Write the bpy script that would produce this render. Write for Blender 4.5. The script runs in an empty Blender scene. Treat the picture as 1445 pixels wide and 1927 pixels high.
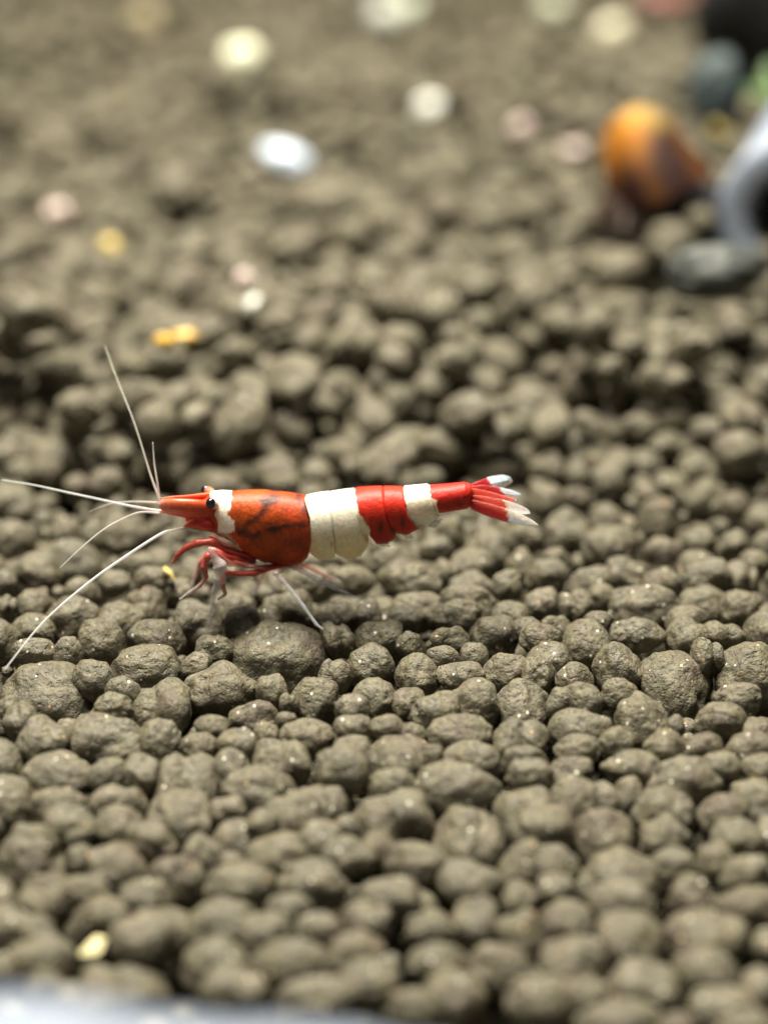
import bpy, bmesh, math, random
import numpy as np
from mathutils import Vector, Matrix, noise

random.seed(7); rng = np.random.default_rng(7)
sc = bpy.context.scene
MM = 0.001                                    # everything below is laid out in millimetres

# ------------------------------------------------------------------ camera, light, exposure
F, CX, CY = 3800.0, 722.5, 963.5              # focal length and centre, in pixels of the photograph
PITCH, CAMH = math.radians(24.0), 53.0
cam_d = bpy.data.cameras.new('camera'); cam = bpy.data.objects.new('camera', cam_d)
sc.collection.objects.link(cam); sc.camera = cam
cam.location = (0, 0, CAMH*MM); cam.rotation_euler = (math.pi/2-PITCH, 0, 0)
cam_d.sensor_fit = 'VERTICAL'; cam_d.sensor_height = 24.0; cam_d.lens = F/1927*24.0
cam_d.clip_start = 0.002; cam_d.clip_end = 5.0
cam_d.dof.use_dof = True; cam_d.dof.focus_distance = 0.1127
cam_d.dof.aperture_fstop = cam_d.lens/4.2
cam_d.dof.aperture_ratio = 1.0

world = bpy.data.worlds.new('World'); sc.world = world; world.use_nodes = True
world.node_tree.nodes['Background'].inputs[0].default_value = (0.62, 0.76, 1.0, 1)
world.node_tree.nodes['Background'].inputs[1].default_value = 0.030

def area(name, loc, target, sx, sy, power, col):
    l = bpy.data.lights.new(name, 'AREA'); l.shape = 'RECTANGLE'; l.size = sx; l.size_y = sy
    l.energy = power; l.color = col
    o = bpy.data.objects.new(name, l); sc.collection.objects.link(o)
    o.location = loc; d = Vector(target)-Vector(loc)
    o.rotation_euler = d.to_track_quat('-Z', 'Y').to_euler(); return o
area('aquarium_lamp', (-0.02, 0.160, 0.23), (0, 0.140, 0), 0.18, 0.085, 3.1, (1.0, 0.935, 0.79))

sc.view_settings.view_transform = 'Standard'; sc.view_settings.look = 'None'
sc.view_settings.exposure = 0.0; sc.view_settings.gamma = 1.0
sc.view_settings.use_curve_mapping = False
sc.cycles.use_denoising = True
sc.cycles.max_bounces = 8; sc.cycles.transparent_max_bounces = 24

# ------------------------------------------------------------------ pixel <-> place
cp, sp = math.cos(PITCH), math.sin(PITCH)
def ray(px, py):
    a, b = (px-CX)/F, (CY-py)/F
    return np.array([a, cp+b*sp, -sp+b*cp])
def on_z(px, py, z=0.0):
    d = ray(px, py); t = (z-CAMH)/d[2]
    return np.array([0, 0, CAMH])+d*t
def on_y(px, py, y):
    d = ray(px, py); return np.array([0, 0, CAMH])+d*(y/d[1])
def project(P):
    P = np.asarray(P, float); x, y, z = P[..., 0], P[..., 1], P[..., 2]-CAMH
    dep = y*cp-z*sp
    return CX+F*x/dep, CY-F*(y*sp+z*cp)/dep, dep

# ------------------------------------------------------------------ object helpers
def link(o, parent=None):
    sc.collection.objects.link(o)
    if parent is not None: o.parent = parent
    return o
def tag(o, label=None, cat=None, group=None, kind=None):
    if label: o['label'] = label
    if cat: o['category'] = cat
    if group: o['group'] = group
    if kind: o['kind'] = kind
    return o
def empty(name, loc):
    o = bpy.data.objects.new(name, None); o.empty_display_size = 0.002
    o.location = [c*MM for c in loc]; return link(o)
def np_mesh(name, V, Fc, mat=None, smooth=True):
    """V in mm, faces an (n,3) or (n,4) array"""
    V = np.asarray(V, np.float32)*MM; Fc = np.asarray(Fc, np.int32)
    m = bpy.data.meshes.new(name); n, k = Fc.shape
    m.vertices.add(len(V)); m.vertices.foreach_set('co', V.ravel())
    m.loops.add(n*k); m.loops.foreach_set('vertex_index', Fc.ravel())
    m.polygons.add(n); m.polygons.foreach_set('loop_start', np.arange(0, n*k, k, dtype=np.int32))
    if smooth: m.polygons.foreach_set('use_smooth', np.ones(n, bool))
    m.update(calc_edges=True)
    if mat: m.materials.append(mat)
    return m
def obj(name, V, Fc, mat, parent=None, origin=None, smooth=True):
    """mesh object; when it has a parent Empty, vertices are written relative to that Empty"""
    V = np.asarray(V, float)
    if parent is not None and origin is None: origin = np.array(world_of(parent))
    if origin is None: origin = V.mean(0)*np.array([1, 1, 0])+np.array([0, 0, V[:, 2].min()])
    o = bpy.data.objects.new(name, np_mesh(name, V-origin, Fc, mat, smooth))
    if parent is None: o.location = origin*MM
    return link(o, parent)
def world_of(o):
    p = Vector((0, 0, 0))
    while o is not None: p += o.location; o = o.parent
    return np.array(p)/MM
def set_col(o, cols):
    a = o.data.color_attributes.new('tone', 'FLOAT_COLOR', 'POINT')
    c = np.ones((len(cols), 4), np.float32); c[:, :3] = cols
    a.data.foreach_set('color', c.ravel())

# ------------------------------------------------------------------ materials
def new_mat(name):
    m = bpy.data.materials.new(name); m.use_nodes = True
    nt = m.node_tree; return m, nt, nt.nodes['Principled BSDF']
def mm_coords(nt):
    g = nt.nodes.new('ShaderNodeNewGeometry'); s = nt.nodes.new('ShaderNodeVectorMath'); s.operation = 'SCALE'
    s.inputs['Scale'].default_value = 1000.0; nt.links.new(g.outputs['Position'], s.inputs[0]); return s.outputs[0]
def noise_n(nt, vec, scale, detail=3, rough=0.55):
    n = nt.nodes.new('ShaderNodeTexNoise'); n.inputs['Scale'].default_value = scale
    n.inputs['Detail'].default_value = detail; n.inputs['Roughness'].default_value = rough
    nt.links.new(vec, n.inputs['Vector']); return n.outputs['Fac']
def ramp(nt, fac, stops):
    r = nt.nodes.new('ShaderNodeValToRGB'); e = r.color_ramp.elements
    while len(e) < len(stops): e.new(0.5)
    for el, (p, c) in zip(e, stops): el.position = p; el.color = (*c, 1)
    nt.links.new(fac, r.inputs[0]); return r.outputs[0]
def mixc(nt, fac, a, b, mode='MIX'):
    m = nt.nodes.new('ShaderNodeMix'); m.data_type = 'RGBA'; m.blend_type = mode
    for s, v in ((m.inputs[0], fac), (m.inputs[6], a), (m.inputs[7], b)):
        if isinstance(v, (int, float)): s.default_value = v
        elif isinstance(v, tuple): s.default_value = (*v, 1)
        else: nt.links.new(v, s)
    return m.outputs[2]
def bump(nt, b, h, dist, strength=1.0, prev=None):
    n = nt.nodes.new('ShaderNodeBump'); n.inputs['Distance'].default_value = dist*MM
    n.inputs['Strength'].default_value = strength; nt.links.new(h, n.inputs['Height'])
    if prev is not None: nt.links.new(prev, n.inputs['Normal'])
    nt.links.new(n.outputs[0], b.inputs['Normal']); return n.outputs[0]

def soil_mat():
    m, nt, b = new_mat('baked_soil'); v = mm_coords(nt)
    base = ramp(nt, noise_n(nt, v, 0.33, 1), [(0.32, (0.092, 0.076, 0.053)), (0.46, (0.116, 0.104, 0.065)),
                                              (0.56, (0.100, 0.091, 0.064)), (0.70, (0.134, 0.117, 0.080))])
    grain = ramp(nt, noise_n(nt, v, 3.2, 5, 0.7), [(0.30, (0.42, 0.41, 0.40)), (0.52, (1.0, 1.0, 1.0)), (0.72, (1.42, 1.36, 1.22))])
    c = mixc(nt, 1.0, base, grain, 'MULTIPLY')
    # glints of wet mineral grains painted as pale specks, plus orange mineral specks
    vo = nt.nodes.new('ShaderNodeTexVoronoi'); vo.inputs['Scale'].default_value = 2.3; nt.links.new(v, vo.inputs['Vector'])
    lt = nt.nodes.new('ShaderNodeMath'); lt.operation = 'LESS_THAN'; lt.inputs[1].default_value = 0.19
    nt.links.new(vo.outputs['Distance'], lt.inputs[0])
    sep = nt.nodes.new('ShaderNodeSeparateColor'); nt.links.new(vo.outputs['Color'], sep.inputs[0])
    g2 = nt.nodes.new('ShaderNodeMath'); g2.operation = 'GREATER_THAN'; g2.inputs[1].default_value = 0.87
    nt.links.new(sep.outputs[0], g2.inputs[0])
    mu = nt.nodes.new('ShaderNodeMath'); mu.operation = 'MULTIPLY'
    nt.links.new(lt.outputs[0], mu.inputs[0]); nt.links.new(g2.outputs[0], mu.inputs[1])
    glint_speck = ramp(nt, sep.outputs[1], [(0.0, (0.62, 0.60, 0.52)), (0.7, (0.75, 0.72, 0.62)), (0.85, (0.62, 0.36, 0.16))])
    c = mixc(nt, mu.outputs[0], c, glint_speck)
    nt.links.new(c, b.inputs['Base Color'])
    rg = ramp(nt, noise_n(nt, v, 1.3, 2), [(0.3, (0.42,)*3), (0.7, (0.72,)*3)])
    nt.links.new(rg, b.inputs['Roughness']); b.inputs['Specular IOR Level'].default_value = 0.42
    p = bump(nt, b, noise_n(nt, v, 1.7, 4, 0.62), 0.20, 0.9)
    p = bump(nt, b, ramp(nt, noise_n(nt, v, 3.4, 2, 0.5), [(0.34, (0,)*3), (0.46, (1,)*3)]), 0.045, 0.8, p)
    bump(nt, b, noise_n(nt, v, 8.0, 3, 0.65), 0.06, 1.0, p)
    return m
SOIL = soil_mat()

def plain(name, col, rough=0.4, var=0.12, scale=1.2, bmp=0.05, spec=0.5, sss=0.0, alpha=1.0, coat=0.0, trans=0.0):
    m, nt, b = new_mat(name); v = mm_coords(nt)
    lo = tuple(max(0, c*(1-var*1.6)) for c in col); hi = tuple(min(1, c*(1+var)) for c in col)
    nt.links.new(ramp(nt, noise_n(nt, v, scale, 4), [(0.3, lo), (0.7, hi)]), b.inputs['Base Color'])
    b.inputs['Roughness'].default_value = rough; b.inputs['Specular IOR Level'].default_value = spec
    b.inputs['Subsurface Weight'].default_value = sss; b.inputs['Subsurface Scale'].default_value = 0.0006
    b.inputs['Alpha'].default_value = alpha; b.inputs['Coat Weight'].default_value = coat
    b.inputs['Transmission Weight'].default_value = trans
    if bmp: bump(nt, b, noise_n(nt, v, scale*3, 3), bmp)
    return m
def toned(name, rough=0.35, sss=0.25, alpha=1.0, var=0.22, bmp=0.05, spec=0.35, coat=0.08):
    """material whose base colour is the thing's own pattern, stored per vertex, with fine mottling"""
    m, nt, b = new_mat(name); v = mm_coords(nt)
    a = nt.nodes.new('ShaderNodeAttribute'); a.attribute_name = 'tone'
    g = ramp(nt, noise_n(nt, v, 5.0, 5, 0.7), [(0.3, (1-var*1.5,)*3), (0.7, (1+var*0.6,)*3)])
    nt.links.new(mixc(nt, 1.0, a.outputs['Color'], g, 'MULTIPLY'), b.inputs['Base Color'])
    b.inputs['Roughness'].default_value = rough; b.inputs['Specular IOR Level'].default_value = spec
    b.inputs['Subsurface Weight'].default_value = sss; b.inputs['Subsurface Scale'].default_value = 0.0009
    b.inputs['Subsurface Radius'].default_value = (1.0, 0.45, 0.25)
    b.inputs['Alpha'].default_value = alpha; b.inputs['Coat Weight'].default_value = coat
    b.inputs['Coat Roughness'].default_value = 0.2
    if bmp: bump(nt, b, noise_n(nt, v, 4.0, 4, 0.65), bmp)
    return m

# ------------------------------------------------------------------ the ground: a bed of baked soil granules
def ico(sub):
    bm = bmesh.new(); bmesh.ops.create_icosphere(bm, subdivisions=sub, radius=1.0)
    bm.verts.ensure_lookup_table()
    V = np.array([v.co[:] for v in bm.verts]); Fc = np.array([[v.index for v in f.verts] for f in bm.faces]); bm.free()
    return V, Fc
ICO = {s: ico(s) for s in (2, 3, 4, 5)}
def granule_shape(seed, sub):
    r = random.Random(seed); V, Fc = ICO[sub]; off = Vector((r.uniform(-90, 90), r.uniform(-90, 90), r.uniform(-90, 90)))
    a1, a2, a3 = r.uniform(.12, .30), r.uniform(.05, .11), r.uniform(.012, .03)
    twin = r.random() < .30; tx = r.uniform(.35, .6); tr = r.uniform(.7, .95)
    dents = [(Vector((r.gauss(0, 1), r.gauss(0, 1), r.gauss(0, .6))).normalized(), r.uniform(.2, .5), r.uniform(.05, .2)) for _ in range(r.choice([0, 1, 2, 3]))]
    facets = [(Vector((r.gauss(0, 1), r.gauss(0, 1), r.gauss(0, 1))).normalized(), r.uniform(.74, .92)) for _ in range(r.choice([1, 2, 3, 4]))]
    out = np.empty_like(V)
    for i, p in enumerate(V):
        d = Vector(p); R = 1.0
        if twin:                                   # two grains baked together
            def sph(c, rad):
                bq = d.x*c; disc = bq*bq-c*c+rad*rad
                return bq+math.sqrt(disc) if disc > 0 else 0.0
            q1, q2 = sph(tx, 1.0), sph(-tx, tr); R = (q1**7+q2**7)**(1/7)
        R *= 1+a1*noise.noise(d*1.1+off)+a2*noise.noise(d*2.7+off)+a3*noise.noise(d*7+off)
        for n, w, dep in dents:
            ang = d.angle(n)
            if ang < w*2: R -= dep*math.exp(-(ang/w)**2*2)
        for n, h in facets:                        # worn flat spots
            k = d.dot(n)*R
            if k > h: R *= 1-.4*(k-h)/k
        out[i] = p*R
    lo, hi = out.min(0), out.max(0)
    return (out-(lo+hi)/2)/((hi-lo)/2)             # fills the box -1..1 on each axis
NVAR = 28
SHAPES = {(k, s): granule_shape(100+k, s) for k in range(NVAR) for s in ((3, 4, 5) if k < NVAR else ())}

# granules read off the photograph: crop origin, then (left, top, right, bottom) in that crop
BOX = {
 (0, 1100): [(95,30,285,200),(0,45,95,165),(250,65,520,310),(-90,165,110,420),(60,160,290,340),(510,65,800,310),(670,0,890,220),
  (435,175,680,440),(300,290,450,440),(700,210,1000,380),(620,315,990,570),(945,108,1200,310),(1180,20,1330,240),(1240,150,1440,330),
  (1070,280,1300,420),(985,370,1160,500),(1240,278,1800,500),(1000,440,1400,700),(1400,490,1560,660),(70,340,310,430),(20,400,530,760),
  (400,430,620,600),(570,510,760,640),(715,535,1040,800),(0,590,120,730),(1250,645,1510,810),(1055,730,1240,830),(490,640,715,760),
  (40,685,220,840),(80,700,370,930),(390,720,790,920),(730,740,985,960),(990,795,1190,930)],
 (475, 1100): [(45,50,340,290),(390,85,560,260),(550,100,700,230),(735,112,915,260),(560,195,820,400),(330,140,460,260),(385,215,550,370),
  (750,0,1050,160),(985,85,1250,240),(1020,0,1320,180),(1300,100,1500,240),(1190,180,1435,370),(970,230,1180,350),(785,260,920,390),
  (520,335,760,520),(780,385,1010,600),(950,345,1130,450),(1130,320,1280,470),(1000,420,1255,560),(1260,370,1480,540),(355,380,525,610),
  (200,475,455,760),(530,515,790,720),(150,560,250,710),(1055,540,1340,770),(780,590,960,740),(850,610,1150,800),
  (450,600,630,750),(625,715,830,840),(940,710,1290,890),(130,700,240,770),(10,750,140,850),(140,755,430,900),(440,740,650,880),
  (770,770,940,850),(1310,740,1600,930)],
 (945, 1100): [(110,20,300,190),(310,15,500,210),(60,195,220,310),(215,165,370,260),(450,0,590,130),(570,40,945,210),
  (440,155,600,250),(325,205,575,430),(100,240,320,380),(130,295,370,470),(590,180,880,340),(500,320,750,570),(745,330,1150,750),
  (890,135,1120,240),(885,190,1120,400),(950,0,1230,100),(1165,45,1390,210),(1100,205,1310,330),(1320,145,1560,370),(1010,330,1180,510),
  (1160,325,1540,620),(100,400,285,610),(285,440,490,600),(-40,485,260,800),(250,560,545,740),(545,530,750,680),
  (610,590,890,850),(1150,540,1400,700),(1060,665,1330,840),(255,720,595,860),(1240,750,1500,950),(900,710,990,810)],
 (0, 1375): [(-120,20,120,300),(-120,260,190,560),(120,120,510,400),(510,170,745,330),(670,125,880,360),(800,125,1200,420),
  (1180,10,1390,160),(1140,100,1350,290),(1215,240,1610,430),(505,265,805,490),(150,335,460,500),(230,445,510,640),(520,420,770,610),
  (815,325,1170,600),(1140,390,1340,500),(1170,440,1450,680),(0,510,370,850),(370,620,510,770),(650,530,940,720),(460,600,810,860),
  (960,565,1190,830),(800,690,1110,900),(1190,660,1330,760)],
 (475, 1375): [(0,45,310,300),(410,45,650,210),(340,125,620,330),(610,40,990,290),(910,55,1025,200),(995,130,1340,290),
  (220,235,550,500),(60,335,400,580),(610,235,880,350),(560,340,970,620),(890,205,1350,420),(950,375,1350,740),
  (440,460,575,580),(250,500,500,680),(-20,590,310,810),(130,680,500,920),(380,590,660,780),(570,560,770,720),(720,630,1050,820),
  (1000,720,1350,930),(-60,440,100,620)],
 (945, 1375): [(290,30,530,170),(530,10,720,140),(0,90,240,240),(245,135,480,280),(530,95,860,260),(770,0,990,170),(990,25,1190,130),
  (20,210,270,330),(1220,0,1500,180),(800,150,1190,390),(1050,125,1280,280),(1290,140,1520,270),(270,270,620,490),(600,240,770,430),
  (710,315,1060,560),(-40,290,280,560),(30,465,400,640),(390,445,720,720),(1080,360,1360,560),(745,475,1020,700),(1200,250,1560,540),
  (1130,490,1420,680),(-20,590,400,850),(410,675,870,950),(805,640,1060,840),(1050,620,1250,800),(1180,700,1445,860)],
 (0, 1627): [(-100,75,100,300),(100,105,380,330),(330,65,600,230),(410,175,720,380),(670,100,960,300),(700,230,1130,480),(1000,175,1400,420),
  (-60,300,350,450),(20,390,400,600),(600,360,960,560),(450,520,920,700),(1000,395,1350,660),(1100,570,1445,780),(1110,80,1480,230),
  (-120,480,120,660),(150,570,330,720),(340,600,700,800)],
 (475, 1627): [(60,185,320,340),(480,215,760,430),(240,270,500,430),(-60,265,220,470),(560,110,900,260),(410,375,720,560),(0,445,420,640),
  (470,540,800,720),(830,270,1100,440),(1100,200,1350,440),(850,430,1180,620),(1180,450,1500,680),(910,590,1250,830),(130,660,580,860),
  (740,680,1040,860)],
 (945, 1627): [(0,80,180,250),(180,100,400,260),(200,160,490,400),(480,110,820,290),(500,260,880,570),(900,85,1140,300),(1150,110,1500,330),
  (-60,245,220,500),(870,280,1330,500),(215,390,560,650),(1360,340,1560,540),(920,460,1280,720),(570,545,950,830),
  (20,640,410,850),(330,640,570,800),(400,720,840,950),(1050,730,1400,900),(1300,570,1560,760),(840,800,1050,950),(1130,780,1500,950)],
 (945, 800): [(770,605,985,810),(440,560,740,740),(560,720,770,900),(950,690,1170,840),(1190,755,1390,920),(955,835,1235,950),(760,810,980,900),
  (130,745,360,900),(360,775,590,930),(20,665,180,850),(220,670,340,750),(230,445,470,720),(140,330,330,490),(480,440,650,600),
  (740,410,960,600),(490,215,670,380),(350,215,470,320),(1000,280,1200,500),(1190,370,1340,500),(1190,580,1335,700),(1320,440,1520,600),
  (980,550,1170,700),(720,320,850,420),(1280,690,1445,800),(0,540,230,680),(330,340,470,450),(1360,590,1560,700)],
 (500, 800): [(620,755,910,900),(360,765,590,900),(910,750,1070,870),(1010,690,1230,830),(570,660,800,800),(960,810,1240,970),
  (1215,800,1390,930),(680,860,950,960),(1080,580,1330,800),(840,610,1020,720),(920,510,1080,660),(0,265,190,370),
  (620,225,810,330),(810,240,960,330),(190,190,370,340),(520,140,720,290),(390,20,570,160),(-40,0,220,180),(150,780,370,930)],
 (0, 800): [(-40,520,190,720),(210,645,570,800),(280,480,430,680),(420,550,570,700),(550,500,830,680),(60,700,330,890),(690,700,880,810),
  (530,795,710,910),(730,810,910,930),(350,830,520,960),(160,180,340,310),(350,265,480,370),(470,240,700,400),(690,195,790,300),
  (600,60,790,240),(1220,30,1410,180),(1220,185,1430,330),(910,200,1040,310),(1000,260,1300,390),(-40,330,200,520),(960,730,1100,860),
  (-20,20,280,220),(-60,790,90,900),(850,850,1060,960)],
}
G = []        # granules: centre (mm), semi-axes (mm), variant, rotation, flag
def bed(x, y):   # the bed is not quite level and falls a little towards the front
    return slope(y)+0.5*math.sin(x*.09+1.0)*math.sin(y*.055)+0.35*math.sin(x*.21+y*.13)*min(1, max(0, (y-95)/40))
KS = 500/1445
def slope(y): return -.14*max(0.0, 101-y)
for (ox, oy), L in BOX.items():
    for (x0, y0, x1, y1) in L:
        px, py = ox+(x0+x1)/2*KS, oy+(y0*.39+y1*.61)*KS
        w, h = (x1-x0)*KS, (y1-y0)*KS
        z = -1.1
        for _ in range(3):
            c = on_z(px, py, z); dep = project(c)[2]; s = F/dep
            rx = w/2/s*1.09; rr = h/2/s*1.36
            rr = min(max(rr, rx*.72), rx*1.2); z = slope(c[1])-rr*.92+rng.normal(0, .10)
        G.append([c, np.array([rx, rr*rng.uniform(.9, 1.1), rr*rng.uniform(.95, 1.12)]), None, None])
NFIX = len(G)
# let the big ones settle against each other
C = np.array([g[0] for g in G]); R = np.array([g[1].mean() for g in G])
for it in range(7):
    D = C[:, None]-C[None]; dist = np.linalg.norm(D, axis=2)+1e-6; np.fill_diagonal(dist, 1e6)
    ov = np.clip((R[:, None]+R[None])*.80-dist, 0, None)
    push = (D/dist[..., None]*ov[..., None]*.22).sum(1); push[:, 0] *= .5
    C = C+push
for g, c in zip(G, C): g[0] = c
fixed_y_far = on_z(700, 850, 0)[1]

def half_w(y): return .205*(y*cp+CAMH*sp)+12+.14*max(0, y-90)
# layers: a floor of small grains everywhere, then ballistic top layer where nothing was read off the photograph
class Grid:
    def __init__(s): s.d = {}
    def add(s, c, r):
        s.d.setdefault((int(c[0]//4), int(c[1]//4)), []).append((c[0], c[1], c[2], r))
    def near(s, x, y):
        i, j = int(x//4), int(y//4); o = []
        for a in (-1, 0, 1):
            for b in (-1, 0, 1): o += s.d.get((i+a, j+b), ())
        return o
grid = Grid()
def rest(x, y, r, floor):
    z = floor+r
    for (a, b, c, q) in grid.near(x, y):
        d2 = (x-a)**2+(y-b)**2; R2 = (r+q)*.93; R2 *= R2
        if d2 < R2:
            h = c+math.sqrt(R2-d2)
            if h > z: z = h
    return z
def rad(): return min(2.15, max(.62, random.lognormvariate(math.log(1.28), .27)))
Y0, Y1 = 60.0, 335.0
def deposit(n, ylo, yhi, floor, rf, K):
    tot = [];  # choose y by the width there
    while len(tot) < n:
        y = random.uniform(ylo, yhi)
        if random.random() < half_w(y)/half_w(yhi): tot.append(y)
    for y in tot:
        hw = half_w(y); x = random.uniform(-hw, hw); r = rf(); best = None
        for k in range(K):
            xx, yy = x+random.uniform(-2.4, 2.4), y+random.uniform(-2.4, 2.4)
            z = rest(xx, yy, r, floor+bed(xx, yy))
            if best is None or z < best[2]: best = (xx, yy, z)
        grid.add(best, r); e = random.uniform(1.0, 1.42)
        G.append([np.array(best), np.array([r*e, r*random.uniform(.85, 1.1)/e**.3, r*random.uniform(.78, .98)/e**.2]), None, 'free'])
def area_between(a, b): return sum(2*half_w(y) for y in np.arange(a, b, 1.0))
BASE = -5.0
deposit(int(area_between(Y0, fixed_y_far)/5.6), Y0, fixed_y_far, BASE-1.0, lambda: random.uniform(.9, 1.3), 6)
deposit(int(area_between(fixed_y_far, Y1)/3.0), fixed_y_far, Y1, BASE, rad, 9)
# the gaps between the granules read from the photograph get small grains, a little lower
fx = np.array([g[0] for g in G[:NFIX]]); fr = np.array([max(g[1][0], g[1][1]) for g in G[:NFIX]])
small = []
for _ in range(16000):
    y = random.uniform(Y0, fixed_y_far+3); x = random.uniform(-half_w(y), half_w(y)); r = random.uniform(.5, 1.25)
    d = np.hypot(fx[:, 0]-x, fx[:, 1]-y)
    inside = project((x, y, 0)); infr = -20 < inside[0] < 1465 and 860 < inside[1] < 1935
    if infr: r *= .72
    if (d < (fr+r)*(.88 if infr else .74)).any(): continue
    if any((a-x)**2+(b-y)**2 < ((q+r)*.86)**2 for a, b, q in small): continue
    small.append((x, y, r)); e = random.uniform(1, 1.3)
    top = random.uniform(-2.2, -1.2) if infr else random.uniform(-.6, .1)
    if not infr: r *= 1.15
    G.append([np.array([x, y, slope(y)+top-r*.8]), np.array([r*e, r, r*.9]), None, 'free'])
for g in G:
    g[2] = random.randrange(NVAR)
    if g[3] == 'free': g[3] = (random.gauss(0, .35), random.gauss(0, .35), random.uniform(0, 6.283))
    else: g[3] = (random.choice([0, math.pi])+random.gauss(0, .08), random.choice([0, math.pi])+random.gauss(0, .12), random.choice([0, math.pi])+random.gauss(0, .10))
# which granules show largest: coarse nearest-first coverage count
GC = np.array([g[0] for g in G]); GR = np.array([g[1] for g in G])
ppx, ppy, dep = project(GC); W_, H_ = 289, 386; own = np.full((H_, W_), -1)
for i in np.argsort(dep):
    s = F/dep[i]/5; a, b = GR[i, 0]*s, (GR[i, 1]+GR[i, 2])/2*s; u, v = ppx[i]/5, ppy[i]/5
    x0, x1, y0, y1 = int(max(0, u-a)), int(min(W_, u+a+1)), int(max(0, v-b)), int(min(H_, v+b+1))
    if x0 >= x1 or y0 >= y1: continue
    yy, xx = np.mgrid[y0:y1, x0:x1]; msk = (((xx-u)/a)**2+((yy-v)/b)**2 < 1) & (own[y0:y1, x0:x1] < 0)
    own[y0:y1, x0:x1][msk] = i
vis = np.bincount(own[own >= 0], minlength=len(G))
single = set(np.argsort(-vis)[:300].tolist())

gx, gy = np.meshgrid(np.linspace(-240, 240, 81), np.linspace(20, 520, 81))
gz = BASE-.9-.14*np.clip(101-gy, 0, 45)+.5*np.sin(gx*.31)*np.cos(gy*.27)
gv = np.stack([gx.ravel(), gy.ravel(), gz.ravel()], 1)
ii = np.arange(80)[:, None]*81+np.arange(80)[None]
gf = np.stack([ii, ii+1, ii+82, ii+81], -1).reshape(-1, 4)
ground = obj('ground', gv, gf, SOIL, origin=np.array([0, 0, 0.]))
tag(ground, 'bed of olive brown baked soil granules on the aquarium floor', kind='structure')
gm = {}
for k in range(NVAR): gm[k] = np_mesh('granule', SHAPES[(k, 5)]/MM, ICO[5][1], SOIL)
for i in sorted(single):
    c, r, k, rot = G[i]
    o = bpy.data.objects.new('granule', gm[k]); o.location = c*MM; o.scale = r*MM; o.rotation_euler = rot
    link(o, ground)
Vs, Fs, nv = [], [], 0
for i, (c, r, k, rot) in enumerate(G):
    if i in single: continue
    sub = 4 if (vis[i] > 0 and c[1] < 165) else 3
    M = np.array(Matrix.Rotation(rot[2], 3, 'Z') @ Matrix.Rotation(rot[1], 3, 'Y') @ Matrix.Rotation(rot[0], 3, 'X'))
    V = (SHAPES[(k, sub)]*r) @ M.T+c; Vs.append(V); Fs.append(ICO[sub][1]+nv); nv += len(V)
loose = obj('granule_mass', np.concatenate(Vs), np.concatenate(Fs), SOIL, ground)
tag(loose, kind='stuff')

def top_at(x, y):
    """height of the bed under a point"""
    d = np.hypot(GC[:, 0]-x, GC[:, 1]-y)/((GR[:, 0]+GR[:, 1])/2); m = d < 1
    return (GC[m, 2]+GR[m, 2]*np.sqrt(1-d[m]**2)).max() if m.any() else -2.0

# ------------------------------------------------------------------ the shrimp
YS = on_z(650, 1148, -.2)[1]
def P(px, py, dy=0.0): return on_y(px, py, YS+dy)
SH = F/project(P(650, 1000))[2]                     # photo pixels per mm on the shrimp
THETA = math.atan2(CAMH, YS)

shrimp = empty('shrimp', (P(560, 1148)[0], YS, -.3))
tag(shrimp, 'red and white banded shrimp walking on the soil granules', 'shrimp')

# body rings: top x,y / bottom x,y in the photograph, sideways half-width in photo pixels, backward bulge
ST = [(352,962,354,990,4,0),(362,946,362,995,14,0),(385,936,388,1000,24,0),(396,925,405,1004,31,0),(415,923,424,1018,38,0),
 (436,924,450,1036,45,0),(470,922,474,1050,51,2),(500,922,505,1060,54,4),(545,927,540,1067,55,8),(564,930,566,1060,54,10),(572,931,577,1050,53,11),
 (573.5,936,577.5,1042,47,11),(576,932,582,1040,51,9),(595,928,600,1053,53,5),(608,926,616,1055,53.5,4),(618,925,631,1047,54,3),
 (619.5,928,632,1040,49,3),(622,925,635,1044,52,3),(640,922,655,1052,53,3),(656,920,680,1046,53,2),(665,919,695,1024,53,-4),
 (667,923,692,1008,46,-4),(670,918,698,1006,49,-5),(690,916,710,1024,49,-3),(706,915,730,1023,48,-3),(718,915,747,1012,47,-5),
 (720,918,745,1000,41,-5),(723,915,749,1004,44,-6),(740,915,766,1007,43,-5),(757,916,789,996,42,-6),
 (758.5,919,787,984,36,-6),(761,915,791,987,38,-6),(780,913,806,988,36,-4),(804,911,826,974,34,-2),
 (805.5,914,824,964,29,-2),(808,913,827,966,31,-2),(845,910,855,962,28,0),(874,907,878,958,25,0),(884,910,884,954,19,0),(889,920,889,945,8,0)]
ST = np.array(ST, float)
NR, NA = 420, 72
t_st = np.concatenate([[0], np.cumsum(np.maximum(1.2, np.hypot(np.diff(ST[:, 0]), np.diff(ST[:, 2]))))]); t_st /= t_st[-1]
tt = np.unique(np.concatenate([np.linspace(0, 1, NR), t_st])); NR = len(tt)
rows = np.stack([np.interp(tt, t_st, ST[:, k]) for k in range(6)], 1)
V = np.zeros((NR, NA, 3)); ANG = np.arange(NA)/NA*2*math.pi
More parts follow.
